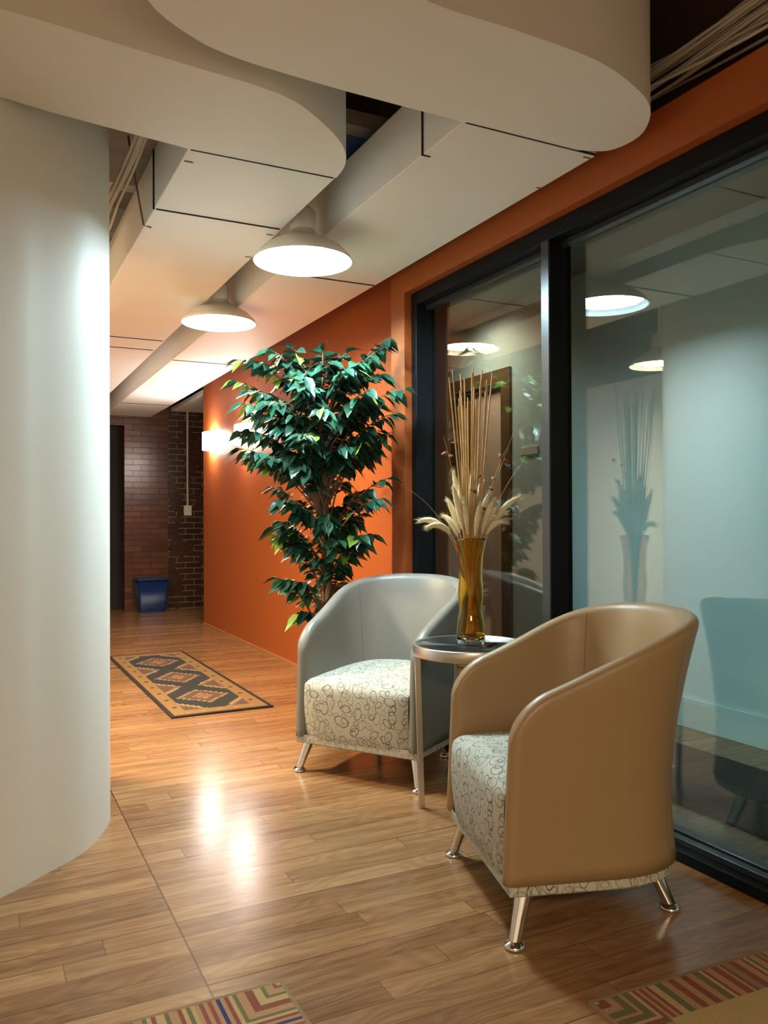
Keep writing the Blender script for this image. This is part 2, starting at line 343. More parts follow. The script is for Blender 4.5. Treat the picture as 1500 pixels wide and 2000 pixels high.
mb = MB(); mb.box((XR-0.02, 4.66, 0), (XR+0.02, 4.765, 2.05)); mb.box((XR-0.02, 5.995, 0), (XR+0.02, 6.10, 2.05)); mb.box((XR-0.02, 4.66, 2.05), (XR+0.02, 6.10, 2.15)); mb.build('door_frame', M['brown_wood'], dr)
sg = tag(box('door_sign', (XR-0.012, 4.36, 1.52), (XR, 4.552, 1.575), M['sign_white'], bevel=0.003), 'small white name plate on the pale wall behind the glass', 'sign')
# pale ceiling tile past the end of the orange wall
struct(box('ceiling_end', (WD+0.02, 8.5, 2.42), (3.3, 10.09, 2.46), M['duct']))

# glazed storefront
YN = -1.6
win = struct(thing('window_1', '', '')); del win['label']; del win['category']
win.location = (0, 0, 0)
FX0, FX1 = 2.02, 2.13
def fpart(nm, lo, hi, m=None): return box(nm, lo, hi, m or M['frame'], win, 0.003)
fpart('jamb', (FX0, 3.655, 0.0), (FX1, 3.709, 2.26))
fpart('jamb', (FX0, YN, 0.0), (FX1, YN+0.05, 2.26))
fpart('header', (FX0, YN+0.05, 2.195), (FX1, 3.655, 2.26))
mb = MB(); mb.box((FX0+0.055, YN+0.05, 2.172), (FX0+0.085, 3.655, 2.195)); mb.build('glazing_stop', M['frame_edge'], win, 0.002)
fpart('mullion', (FX0+0.003, 2.571, 0.06), (FX1, 2.618, 2.195))
box('mullion_cap', (FX0-0.004, 2.571, 0.06), (FX0+0.003, 2.618, 2.195), M['frame_edge'], win)
fpart('sill', (2.0, YN+0.05, 0.0), (FX1, 3.655, 0.036))
mb = MB(); mb.box((FX0+0.02, YN+0.05, 0.036), (FX0+0.05, 3.655, 0.056)); mb.box((FX0+0.058, YN+0.05, 0.036), (FX0+0.09, 3.655, 0.062)); mb.build('sill_cap', M['frame_edge'], win, 0.002)
mb = MB(); mb.box((XG-0.003, 2.618, 0.036), (XG+0.003, 3.655, 2.195)); mb.build('pane', M['glass'], win)
mb = MB(); mb.box((XG-0.003, YN+0.05, 0.036), (XG+0.003, 2.571, 2.195)); mb.build('pane', M['glass'], win)

# ------------------------------------------------------------------ ducts
g = 0.003
d1 = thing('air_duct', 'boxed cream duct turning left with a rounded corner above the curved white wall', 'duct', (0.9, 2.5, DB))
def dpart(nm, mbx, parent, m=None, bevel=0.004): 
    o = mbx.build(nm, m or M['duct'], parent, bevel); o.location = -parent.location; return o
near = catmull([(-0.555, 2.142), (-0.25, 2.146), (0.05, 2.157), (0.289, 2.179), (0.525, 2.203), (0.711, 2.222), (0.813, 2.246), (0.894, 2.288), (1.018, 2.387), (1.086, 2.461), (1.128, 2.53), (1.155, 2.61), (1.165, 2.70)], 5)
soff1 = near + [(0.627, 2.702), (0.366, 2.665), (0.20, 2.640), (0.062, 2.610), (-0.10, 2.485), (-0.35, 2.29), (-0.53, 2.165)]
mb = MB(); mb.prism(soff1, DB-0.002, 2.86); dpart('duct_bend', mb, d1, bevel=0.0)
for a, b in ((2.705, 3.287), (3.292, 5.718), (5.724, 6.062), (6.068, 10.08)):
    mb = MB(); mb.box((0.632+0.0015*(a-2.7), a, DB), (1.165+0.004*(a-2.7)*0.5, b, 2.568)); dpart('duct_panel', mb, d1)
d2 = thing('air_duct', 'boxed cream duct along the window wall ending in a rounded slab overhead', 'duct', (1.6, 1.9, DB))
far = catmull([(0.24, 1.2), (0.25, 1.55), (0.30, 1.83), (0.366, 1.969), (0.441, 2.037), (0.53, 2.086), (0.605, 2.107), (0.679, 2.119), (0.815, 2.129), (0.96, 2.137), (1.355, 2.143), (1.80, 2.141)], 5)
rnd_ = catmull([(1.80, 2.141), (1.90, 2.095), (1.918, 1.98), (1.86, 1.87), (1.776, 1.795), (1.661, 1.742), (1.549, 1.706), (1.425, 1.687), (1.207, 1.679), (0.961, 1.676), (0.82, 1.60), (0.76, 1.45), (0.75, 1.2)], 5)
mb = MB(); mb.prism((far[:-1]+rnd_)[::-1], DB-0.002, 2.86); dpart('duct_bend', mb, d2, bevel=0.0)
for a, b in ((2.146, 3.868), (3.874, 6.368), (6.374, 8.95), (8.956, 10.08)):
    mb = MB(); mb.box((1.357, a, DB), (1.892, b, 2.568)); dpart('duct_panel', mb, d2)
mb = MB(); mb.box((1.352, 2.400, DB-0.002), (1.358, 2.406, 2.568)); mb.box((1.352, 2.400, DB-0.003), (1.385, 2.405, DB)); dpart('seam_strip', mb, d2, M['dark'], 0.0)
mb = MB(); mb.box((0.627, 3.284, DB-0.002), (0.634, 3.295, 2.568)); dpart('seam_strip', mb, d1, M['dark'], 0.0)
# dark joints between the panels, with small torn tape ends
for par, x0, x1, ys in ((d1, 0.64, 1.155, (2.7055, 3.2895, 5.721, 6.065)), (d2, 1.365, 1.885, (2.1435, 3.871, 6.371, 8.953))):
    for y in ys:
        mb = MB(); mb.box((x0, y-0.0028, DB-0.0035), (x1, y+0.0028, DB+0.002)); dpart('seam_strip', mb, par, M['dark'], 0.0)
for (x, y, ax, par) in ((0.64, 2.80, 0.03, d1), (1.125, 3.37, 0.028, d1), (1.855, 2.17, 0.03, d2), (1.87, 2.45, 0.018, d2), (1.13, 3.70, 0.028, d1)):
    mb = MB(); mb.box((x, y, DB-0.003), (x+ax, y+0.004, DB)); dpart('loose_tape', mb, par, M['seam'], 0.0)
struct(box('trim_10', (-1.05, 4.2, 2.34), (-0.9, 10.05, CE-0.17), M['dark_brown']))
# ceiling joists and panel above
for i, y in enumerate((2.9, 3.7, 4.5, 5.3, 6.1, 7.0, 8.0, 9.0)):
    struct(box('trim_%d' % (i+1), (-1.0, y, CE-0.16), (2.1, y+0.10, CE), M['joist']))
struct(box('trim_9', (0.9, 2.93, 2.66), (2.05, 3.015, 2.72), M['joist']))
bp_ = tag(box('ceiling_panel', (1.20, 3.02, 2.66), (1.80, 4.6, 2.70), M['blue_panel']), 'dark blue panel above the gap between the two ducts', 'panel')

# cable bundles
def bundle(label, X, Z, y0, y1, n, sag, spread, tall=0.7):
    t = thing('cable_bundle', label, 'cables', (X, (y0+y1)/2, Z))
    for i in range(n):
        dx, dz = random.uniform(-spread, spread), random.uniform(-spread, spread)*tall
        pts = []
        for k in range(25):
            u = k/24; y = y0+(y1-y0)*u
            pts.append((dx*(0.55+0.45*math.cos(u*9+i)), y-(y0+y1)/2, dz*(0.6+0.4*math.cos(u*11+i*2))-sag*abs(math.sin(u*PI*5))))
        mb = MB(); mb.tube(pts, 0.006, 6); mb.build('cable', M['cable'], t)
    return t
bundle('white cable bundle hanging beside the duct next to the curved wall', 0.545, 2.53, 2.72, 8.0, 11, 0.03, 0.032)
bundle('white cable bundle running above the orange bulkhead at upper right', 2.015, 2.56, 0.2, 3.6, 20, 0.004, 0.07, 1.5)
mb = MB(); mb.tube([(0.575, 3.55, 2.72), (0.60, 3.52, 2.52), (0.628, 3.50, 2.335), (0.66, 3.50, 2.328)], 0.004, 6)
tag(mb.build('hanging_wire', M['seam']), 'thin dark wire hanging down the side of the left duct', 'wire')

# ------------------------------------------------------------------ lamps
def pendant(label, x, y, z, em, rim):
    t = thing('pendant_lamp', label, 'lamp', (x, y, z), 0, 'dome pendant lamps in the corridor')
    mb = MB(); mb.lathe([(rim, 0.0), (rim+0.004, 0.004), (rim*0.97, 0.022), (rim*0.80, 0.058), (rim*0.55, 0.088), (rim*0.34, 0.108), (0.055, 0.125), (0.050, 0.14)], n=48); mb.build('lamp_shade', M['lamp_out'], t)
    mb = MB(); mb.lathe([(0.046, 0.13), (rim*0.33, 0.102), (rim*0.54, 0.082), (rim*0.79, 0.052), (rim*0.955, 0.018), (rim, 0.0)], n=48); mb.build('reflector', M['lamp_in'], t)
    mb = MB(); mb.lathe([(0.050, 0.13), (0.055, 0.15), (0.055, 0.215), (0.035, 0.235), (0.0, 0.236)], n=24); mb.build('socket', M['lamp_out'], t)
    mb = MB(); mb.tube([(0, 0, 0.23), (0, 0, CE-z)], 0.011, 10); mb.build('stem', M['lamp_out'], t)
    mb = MB(); mb.lathe([(0.0, 0.024), (rim*0.4, 0.025), (rim*0.86, 0.030), (rim*0.86, 0.034), (0.0, 0.036)], n=48); mb.build('diffuser', em, t)
    return t
pendant('bright cool white dome pendant nearest the camera', 1.262, 3.292, 2.206, E_cool, 0.211)
pendant('warm white dome pendant farther down the corridor', 1.262, 4.652, 2.233, E_warm, 0.211)
pendant('warm dome pendant in the lobby behind the curved wall, seen mirrored in the glass', -0.23, 4.40, 2.2, E_lobby, 0.211)
for k, (y, z, lb) in enumerate(((8.0, 1.87, 'glowing wall sconce at the far end of the orange wall'), (6.87, 1.83, 'glowing wall sconce on the orange wall left of the tree'))):
    t = thing('wall_sconce', lb, 'lamp', (WD, y, z), 0, 'wall sconces')
    mb = MB(); mb.box((-0.02, -0.05, -0.08), (0, 0.05, 0.08)); mb.build('wall_plate', M['steel'], t, 0.004)
    mb = MB(); pr = [(-0.018+(-0.09)*math.sin(PI*i/12), -0.17*math.cos(PI*i/12)) for i in range(13)]
    mb.prism(pr, -0.085, 0.085, 0, True); mb.build('glass_shade', E_sconce, t)

# ------------------------------------------------------------------ brick wall fittings and bin
t = thing('light_switch', 'white switch box with thin conduit on the dark brick wall', 'switch', (2.335, 10.1, 1.2))
mb = MB(); mb.box((-0.045, -0.04, -0.062), (0.045, 0, 0.062)); mb.build('switch_box', M['cream'], t, 0.004)
mb = MB(); mb.tube([(0, -0.016, 0.06), (0, -0.016, 1.25)], 0.012, 8); mb.build('conduit', M['cable'], t)
mb = MB(); mb.box((-0.008, -0.05, -0.015), (0.008, -0.04, 0.015)); mb.build('toggle', M['cream'], t)
t = thing('recycling_bin', 'blue plastic recycling bin against the brick wall', 'bin', (1.86, 9.90, 0.0))
def rrect(hx, hy, r, n=5):
    P = []
    for cx_, cy_, a0 in ((hx-r, hy-r, 0), (-hx+r, hy-r, PI/2), (-hx+r, -hy+r, PI), (hx-r, -hy+r, 1.5*PI)):
        for i in range(n+1): a = a0+PI/2*i/n; P.append((cx_+r*math.cos(a), cy_+r*math.sin(a)))
    return P
def loft(mb, loops, cap0=True, cap1=True, smooth=True):
    n = len(loops[0]); V = [p for l in loops for p in l]
    F = [(i*n+k, i*n+(k+1)%n, (i+1)*n+(k+1)%n, (i+1)*n+k) for i in range(len(loops)-1) for k in range(n)]
    mb.add(V, F, 0, smooth)
    if cap0: mb.add(loops[0], [tuple(range(n-1, -1, -1))])
    if cap1: mb.add(loops[-1], [tuple(range(n))])
mb = MB(); lv = []
for s_, z in ((0.80, 0.0), (0.82, 0.01), (1.0, 0.375)): lv.append([(x*s_, y*s_, z) for x, y in rrect(0.18, 0.13, 0.03)])
for s_, z in ((0.975, 0.37), (0.80, 0.02)): lv.append([(x*s_, y*s_, z) for x, y in rrect(0.18, 0.13, 0.03)])
loft(mb, lv); mb.build('bin_body', M['bin'], t)
mb = MB(); lv = [[(x*s_, y*s_, z) for x, y in rrect(0.18, 0.13, 0.03)] for s_, z in ((0.99, 0.375), (1.06, 0.372), (1.06, 0.392), (0.99, 0.395), (0.97, 0.375), (0.99, 0.375))]
loft(mb, lv, False, False); mb.build('bin_rim', M['bin'], t)

# ------------------------------------------------------------------ rugs (woven cell by cell)
def rug_mats(cols): return [mat('rug_yarn', c, 0.95, noise=0.25, nscale=220, bump=0.5, bscale=500) for c in cols]
def woven(name, label, origin, rz, nx, ny, cell, cols, fn, group=None):
    mb = MB(); th = 0.008
    V = [(i*cell[0], j*cell[1], th) for j in range(ny+1) for i in range(nx+1)]
    o0 = mb.add(V, [])
    for j in range(ny):
        for i in range(nx):
            a = j*(nx+1)+i; mb.f.append((a, a+1, a+nx+2, a+nx+1)); mb.mi.append(fn(i, j)); mb.smooth.append(False)
    x1, y1 = nx*cell[0], ny*cell[1]
    mb.add([(0,0,0),(x1,0,0),(x1,y1,0),(0,y1,0),(0,0,th),(x1,0,th),(x1,y1,th),(0,y1,th)], [(0,1,5,4),(1,2,6,5),(2,3,7,6),(3,0,4,7),(3,2,1,0)], fn(0, 0))
    o = mb.build(name, rug_mats(cols)); o.location = origin; o.rotation_euler = (0, 0, rz)
    return tag(o, label, 'rug', group)
KC = [(0.010, 0.005, 0.005), (0.21, 0.115, 0.036), (0.014, 0.016, 0.016), (0.09, 0.045, 0.028), (0.25, 0.17, 0.09), (0.22, 0.07, 0.022), (0.03, 0.009, 0.009)]
NX, NY = 74, 140
def kilim(i, j):
    ex, ey = min(i, NX-1-i), min(j, NY-1-j)
    if ex < 3 or ey < 2: return 0
    if ex < 13 or ey < 8:
        if 7 <= ex <= 9 and ey >= 8 and (j % 13) in (0, 1): return 6
        if ey in (4, 5) and ex >= 13 and (i % 12) < 2: return 4
        return 1
    u = (i-NX/2+0.5)/(NX/2-13)                      # -1..1 across the field
    v = (j-8)/(NY-16)*3.0; k = math.floor(v); fv = (v-k-0.5)*2   # three repeats
    fv = round(fv*11)/11; uq = round(u*16)/16
    d = abs(uq)/0.86+abs(fv)/0.60
    if d < 0.30: return 5 if (i+j) % 5 else 4
    if d < 0.42: return 4
    if d < 0.86: return 3
    if d < 1.0: return 4
    e = (1-abs(uq))/0.80+(1-abs(fv))/0.62          # half diamonds at the sides
    if e < 0.72: return 3
    if e < 0.92: return 4
    return 2
woven('runner_rug', 'dark patterned kilim runner with tan border in the corridor', (0.958, 4.53, 0.0), math.radians(0.6), NX, NY, (0.590/NX, 2.245/NY), KC, kilim)
SC = [(0.36, 0.19, 0.085), (0.22, 0.055, 0.03), (0.13, 0.11, 0.04), (0.025, 0.03, 0.10), (0.42, 0.27, 0.11), (0.20, 0.05, 0.03), (0.24, 0.15, 0.07), (0.42, 0.29, 0.12), (0.06, 0.05, 0.02)]
def stripe_seq(seed, n):
    r = random.Random(seed); s = []
    while len(s) < n:
        s += [r.choice((0, 0, 4, 6))]*r.choice((1, 2, 2))+[r.choice((1, 2, 5, 2, 1, 8, 5, 3) if r.random() > 0.5 else (1, 2, 5, 2))]*r.choice((1, 1, 2))
    return s[:n]
def striped(seed, nx, ny, bw):
    sx, sy, sc = stripe_seq(seed, nx), stripe_seq(seed+1, ny), stripe_seq(seed+2, 60)
    def fn(i, j):
        ei, ej = min(i, nx-1-i), min(j, ny-1-j)
        if ei >= bw and ej >= bw: return 7
        if min(ei, ej) < 1: return 6
        if ei < bw and ej < bw: return sc[max(ei, ej)]
        return sx[i] if ej < bw else sy[j]
    return fn
NA, NB = 130, 118
woven('area_rug', 'striped border rug corner at the bottom centre of the floor', (0.647-NA*0.0096, 1.841-NB*0.0096, 0.0), 0.0, NA, NB, (0.0096, 0.0096), SC, striped(3, NA, NB, 22), 'striped border rugs')
NA, NB = 120, 130
rz = math.radians(-3.0); c_, s_ = math.cos(rz), math.sin(rz); H_ = NB*0.0096
woven('area_rug', 'beige rug with striped border at the lower right near the tan armchair', (1.232+s_*H_, 1.445-c_*H_, 0.0), rz, 80, NB, (0.0096, 0.0096), SC, striped(11, 80, NB, 13), 'striped border rugs')

# ------------------------------------------------------------------ armchairs
TH = 0.052; YF, YB, RX = -0.285, 0.278, 0.302
def plan(u):
    """u in [0,1]: outer bottom outline from the left front, round the back, to the right front -> (x, y, nx, ny, t)"""
    ys = 0.0; Ls = ys-YF; ry = YB-ys; ex = 2.5
    La = PI*0.5*(RX+ry)*1.06; T = 2*Ls+La; s = u*T
    if s <= Ls: return (-RX, YF+s, -1.0, 0.0)
    if s >= Ls+La: return (RX, ys-(s-Ls-La), 1.0, 0.0)
    a = PI-(s-Ls)/La*PI; c, q = math.cos(a), math.sin(a)
    x = RX*math.copysign(abs(c)**(2/ex), c); y = ys+ry*abs(q)**(2/ex)
    nx = math.copysign(abs(c)**(2-2/ex), c)/RX; ny = abs(q)**(2-2/ex)/ry; l = math.hypot(nx, ny) or 1
    return (x, y, nx/l, ny/l)
def sm(x): x = max(0, min(1, x)); return x*x*(3-2*x)
def top_h(x, y):
    t = max(0, min(1, (y-YF)/(YB-YF)))
    hgt = 0.612+0.218*(0.75*t+0.25*sm(t))
    d = y-YF; R = 0.10
    if d < R: hgt -= R-math.sqrt(max(0, R*R-(R-d)**2))
    return hgt
def flare(x, y, z):
    t = max(0, min(1, (y-YF)/(YB-YF)))
    f = (0.012+0.085*t**2.2)*max(0, (z-0.36)/0.48)**1.6
    return f+0.014*max(0, (0.34-z)/0.19)**2*t
ZB = 0.158
def shell_pt(u, z, off):
    x, y, nx, ny = plan(u); f = flare(x, y, z)+off
    t = max(0, min(1, (y-YF)/(YB-YF)))
    return (x+nx*f, y+ny*f+0.05*max(0, z-0.15)*(1-t), z)
def us():
    e = [0, 0.001, 0.003, 0.006, 0.010, 0.015, 0.021, 0.028, 0.037, 0.05]
    m_ = [0.05+0.9*i/84 for i in range(1, 84)]
    return e+m_+[1-q for q in reversed(e)]
def make_chair(label, loc, rz, vin):
    t = thing('tub_armchair', label, 'armchair', loc, rz, 'tub armchairs')
    loops = []
    for u in us():
        x, y, nx, ny = plan(u); h = top_h(x, y)
        d = y-YF; thk = TH
        if d < 0.024: thk = TH*max(0.12, math.sqrt(max(0, 1-(1-d/0.024)**2)))
        mid = -TH/2; r = thk/2; ring = []
        nz = 16
        for k in range(nz): ring.append((ZB+(h-r-ZB)*k/(nz-1), mid+r))
        for k in range(1, 8): a = PI*k/8; ring.append((h-r+r*math.sin(a), mid+r*math.cos(a)))
        for k in range(nz): ring.append((h-r-(h-r-ZB)*k/(nz-1), mid-r))
        loops.append([shell_pt(u, z, o) for z, o in ring])
    mb = MB(); loft(mb, loops); mb.build('shell', vin, t, recalc=True)
    # stitched seams where arms meet the back
    for u in (0.315, 0.685):
        for side in (0, 1):
            x, y, nx, ny = plan(u); h = top_h(x, y)
            pts = [shell_pt(u, (ZB if side == 0 else 0.42)+(h-0.02-(ZB if side == 0 else 0.42))*k/14, 0.0 if side == 0 else -TH) for k in range(15)]
            mb = MB(); mb.tube(pts, 0.0013, 5); mb.build('seam', M['seam'], t)
    # seat: patterned cushion and front panel in one wrap
    W2 = RX-TH+0.004
    prof = [(-0.266, 0.137)]+[(-0.275-0.017*math.sin(PI*k/8*0.62), 0.142+0.218*k/8) for k in range(1, 9)]
    yc, zc, rc = prof[-1][0]+0.06, 0.360, 0.06
    prof += [(yc-rc*math.cos(PI/2*k/7), zc+rc*math.sin(PI/2*k/7)) for k in range(1, 8)]
    for k in range(1, 13): y = yc+(0.245-yc)*k/12; prof.append((y, 0.42+0.010*math.sin(PI*min(1, k/12*0.62+0.02))))
    arc = [0.0]
    for i in range(1, len(prof)): arc.append(arc[-1]+math.hypot(prof[i][0]-prof[i-1][0], prof[i][1]-prof[i-1][1]))
    nxs = 24; V = []; UV = []
    for j, (y, z) in enumerate(prof):
        for i in range(nxs+1):
            q = -1+2*i/nxs; lim = W2
            if y > 0.02: lim = W2*math.sqrt(max(0.05, 1-((y-0.02)/0.34)**2.6))
            qq = math.sin(q*PI/2)
            k6 = abs(qq)**7
            V.append((qq*lim, y+0.020*k6*max(0, min(1, (0.425-z)/0.05)), z-(0.016*k6+0.006*qq*qq)*max(0, min(1, (z-0.36)/0.05))))
            UV.append((qq*lim, arc[j]))
    F = [(j*(nxs+1)+i, j*(nxs+1)+i+1, (j+1)*(nxs+1)+i+1, (j+1)*(nxs+1)+i) for j in range(len(prof)-1) for i in range(nxs)]
    mb = MB(); mb.add(V, F, 0, True); so = mb.build('seat', M['loops'], t)
    uvl = so.data.uv_layers.new(name='UVMap')
    for l in so.data.loops: uvl.data[l.index].uv = UV[l.vertex_index]
    # patterned skirt band below the shell
    out = []
    for k in range(81):
        x, y, nx, ny = plan(k/80); f = flare(x, y, 0.15)-0.006
        out.append((x+nx*f, max(y+ny*f, YF+0.012)))
    n = len(out); per = [0.0]
    for i in range(1, n): per.append(per[-1]+math.hypot(out[i][0]-out[i-1][0], out[i][1]-out[i-1][1]))
    V = []; UV = []
    zs = (0.128, 0.133, 0.166)
    for zi, z in enumerate(zs):
        for i, (x, y) in enumerate(out):
            s_ = 0.985 if zi == 0 else 1.0
            V.append((x*s_, y*s_, z)); UV.append((per[i], z+0.5))
    F = []
    for a in range(2):
        for i in range(n): F.append((a*n+i, a*n+(i+1)%n, (a+1)*n+(i+1)%n, (a+1)*n+i))
    F.append(tuple(range(n-1, -1, -1)))
    mb = MB(); mb.add(V, F, 0, False); so = mb.build('skirt', M['loops'], t)
    uvl = so.data.uv_layers.new(name='UVMap')
    for l in so.data.loops: uvl.data[l.index].uv = UV[l.vertex_index]
    for sx in (-1, 1):
        for (fx, fy, tx, ty) in ((0.290, -0.258, 0.262, -0.222), (0.178, 0.240, 0.150, 0.19)):
            mb = MB(); f = Vector((sx*fx, fy, 0.012)); tp = Vector((sx*tx, ty, 0.13))
            mb.tube([f, f.lerp(tp, 0.5), tp], [0.0155, 0.0185, 0.023], 16); lg = mb.build('leg', M['chrome'], t)
            mb = MB(); mb.lathe([(0.0, 0.0), (0.026, 0.0), (0.0285, 0.005), (0.027, 0.010), (0.021, 0.016), (0.015, 0.020)], (f.x, f.y, 0.0), 24); mb.build('foot', M['chrome'], lg)
    return t
def place(front_mid, back_ang):
    a = math.radians(back_ang); d = Vector((math.cos(a), math.sin(a))); c = Vector(front_mid)+d*0.258
    return (c.x, c.y, 0.0), a-PI/2
l, r_ = place((1.420, 3.104), 34.0); make_chair('taupe tub armchair with cream loop-patterned seat in front of the tree', l, r_, M['vinyl'])
l, r_ = place((1.3095, 1.999), -16.0); make_chair('tan tub armchair in the foreground, turned away, beside the glass', l, r_, M['vinyl_tan'])

# ------------------------------------------------------------------ side table
TX, TY, TZ = 1.695, 2.645, 0.618
t = thing('side_table', 'round steel side table with dark glass top between the armchairs', 'table', (TX, TY, 0))
TR = 0.223
mb = MB(); mb.lathe([(TR-0.012, 0.578), (TR, 0.578), (TR+0.001, 0.580), (TR+0.001, 0.616), (TR, 0.618), (TR-0.012, 0.618), (TR-0.012, 0.578)], n=72); mb.build('rim', M['steel'], t)
mb = MB(); mb.lathe([(0.0, 0.600), (TR-0.0135, 0.600), (TR-0.0135, 0.615), (TR-0.016, 0.6165), (0.0, 0.6165)], n=72); mb.build('tabletop', M['top_glass'], t)
for ang in (163, 76, -14, -105):
    a = math.radians(ang); d = Vector((math.cos(a), math.sin(a), 0)); q = Vector((-d.y, d.x, 0))
    mb = MB(); V = []
    for z, rr in ((0.0, 0.195), (0.578, 0.210)):
        c = d*rr
        for sx, sy in ((-1,-1),(1,-1),(1,1),(-1,1)): V.append(c+d*(0.011*sy)+q*(0.006*sx)+Vector((0,0,z)))
    mb.add(V, [(3,2,1,0),(4,5,6,7),(0,1,5,4),(1,2,6,5),(2,3,7,6),(3,0,4,7)]); mb.build('leg', M['steel'], t, 0.0015)

# ------------------------------------------------------------------ vase and dried arrangement
VZ = 0.6166
t = thing('glass_vase', 'tall wavy amber glass vase on the side table', 'vase', (TX, TY, VZ))
prof = [(0.054, 0.028), (0.0555, 0.05), (0.051, 0.085), (0.043, 0.125), (0.0445, 0.15), (0.0495, 0.18), (0.0475, 0.22), (0.0445, 0.26), (0.046, 0.30), (0.049, 0.34), (0.055, 0.37), (0.062, 0.402)]
prof = [(prof[0][0]+0.0, 0.028)]+prof[1:]
def dens(P, k=4):
    o = catmull(P, k); return o
outer = dens(prof); inner = [(max(0.004, r-0.004), z) for r, z in reversed(outer)]
mb = MB(); mb.lathe([(0.0, 0.0281)]+outer+[(outer[-1][0]-0.002, outer[-1][1]+0.002)]+inner[:-1]+[(0.046, 0.034), (0.0, 0.034)], n=40); mb.build('vase_body', M['amber'], t)
mb = MB(); mb.lathe([(0.0, 0.0), (0.046, 0.0), (0.052, 0.004), (0.054, 0.012), (0.054, 0.027), (0.0, 0.0275)], n=40); mb.build('vase_base', M['clear'], t)
mouth = Vector((TX, TY, VZ+0.36))
for i in range(30):
    a = random.uniform(0, 2*PI); r0 = 0.032*math.sqrt(random.random()); lean = random.uniform(0.0, 0.085)
    Ht = random.uniform(0.90, 1.06)
    b0 = (TX+0.6*r0*math.cos(a+2.5), TY+0.6*r0*math.sin(a+2.5), VZ+0.037)
    md = (TX+r0*math.cos(a), TY+r0*math.sin(a), VZ+0.40)
    tp = (TX+(r0+lean)*math.cos(a), TY+(r0+lean)*math.sin(a), VZ+Ht)
    mb = MB(); mb.tube(bez(b0, md, tp, 10), 0.0026, 6)
    tag(mb.build('dried_reed', M['reed']), 'tall thin tan reed rising from the amber vase', 'reed', 'reeds in the amber vase')
# plumes: direction in the camera's right axis and depth, so that they fan out as in the photo
rt2 = Vector((R0.x, R0.y, 0)); fw2 = Vector((Fv.x, Fv.y, 0)).normalized()
PL = [(-0.20, 0.02, 0.47, 1.0), (-0.17, -0.03, 0.445, 1.2), (-0.065, 0.0, 0.66, 0.2), (-0.085, 0.02, 0.55, 0.3), (-0.045, -0.03, 0.60, 0.25), (0.005, -0.03, 0.66, 0.2), (0.075, 0.02, 0.58, 0.3), (0.10, -0.02, 0.52, 0.45), (0.19, 0.02, 0.56, 0.8), (0.125, -0.05, 0.465, 0.8), (0.05, 0.05, 0.63, 0.2), (-0.10, 0.05, 0.49, 0.5), (-0.03, -0.05, 0.55, 0.2), (0.03, -0.06, 0.53, 0.2), (-0.07, -0.05, 0.60, 0.2), (0.085, -0.05, 0.55, 0.3), (0.14, 0.03, 0.50, 0.7), (0.0, 0.05, 0.58, 0.2)]
for i, (dx, dy, z, cv) in enumerate(PL):
    tip = Vector((TX, TY, VZ+z))+rt2*dx+fw2*dy
    b0 = Vector((TX, TY, VZ+0.04))-rt2*dx*0.06; c1 = Vector((TX, TY, VZ+0.40+0.12*min(1, cv)))+rt2*dx*0.18+fw2*dy*0.3
    C = bez(b0, c1, tip, 24)
    # keep the stem inside the mouth
    lb = ['pale fluffy grass plume in the amber vase drooping to the left', 'pale fluffy grass plume in the amber vase standing upright', 'pale fluffy grass plume in the amber vase leaning to the right'][0 if dx < -0.12 else 2 if dx > 0.06 else 1]
    g_ = 'grass plumes ' + ('drooping left', 'standing upright', 'leaning right')[0 if dx < -0.12 else 2 if dx > 0.06 else 1]
    pt = thing('grass_plume', lb, 'dried flower', tuple(C[12]), 0, g_)
    off = C[12]
    mb = MB(); mb.tube([p-off for p in C[:19]], 0.0016, 5); mb.build('stem', M['straw'], pt)
    mb = MB(); P = [p-off for p in C[15:]]; n = len(P)
    mb.tube(P, [0.002+0.0105*math.sin(PI*min(1, (k+0.3)/(n-0.3)))**0.8 for k in range(n)], 10)
    rr = random.Random(i)
    for q in range(420):                                   # fine hairs
        k = rr.randrange(n-1); p = P[k].lerp(P[k+1], rr.random()); tdir = (P[k+1]-P[k]).normalized()
        v = Vector((rr.uniform(-1,1), rr.uniform(-1,1), rr.uniform(-1,1))).normalized(); d = (tdir*1.4+v).normalized(); sd = d.cross(v).normalized()*0.0010
        s0 = p+v*0.004; mb.add([s0-sd, s0+sd, s0+d*rr.uniform(0.012, 0.026)], [(0,1,2)])
    mb.build('plume', M['plume'], pt)
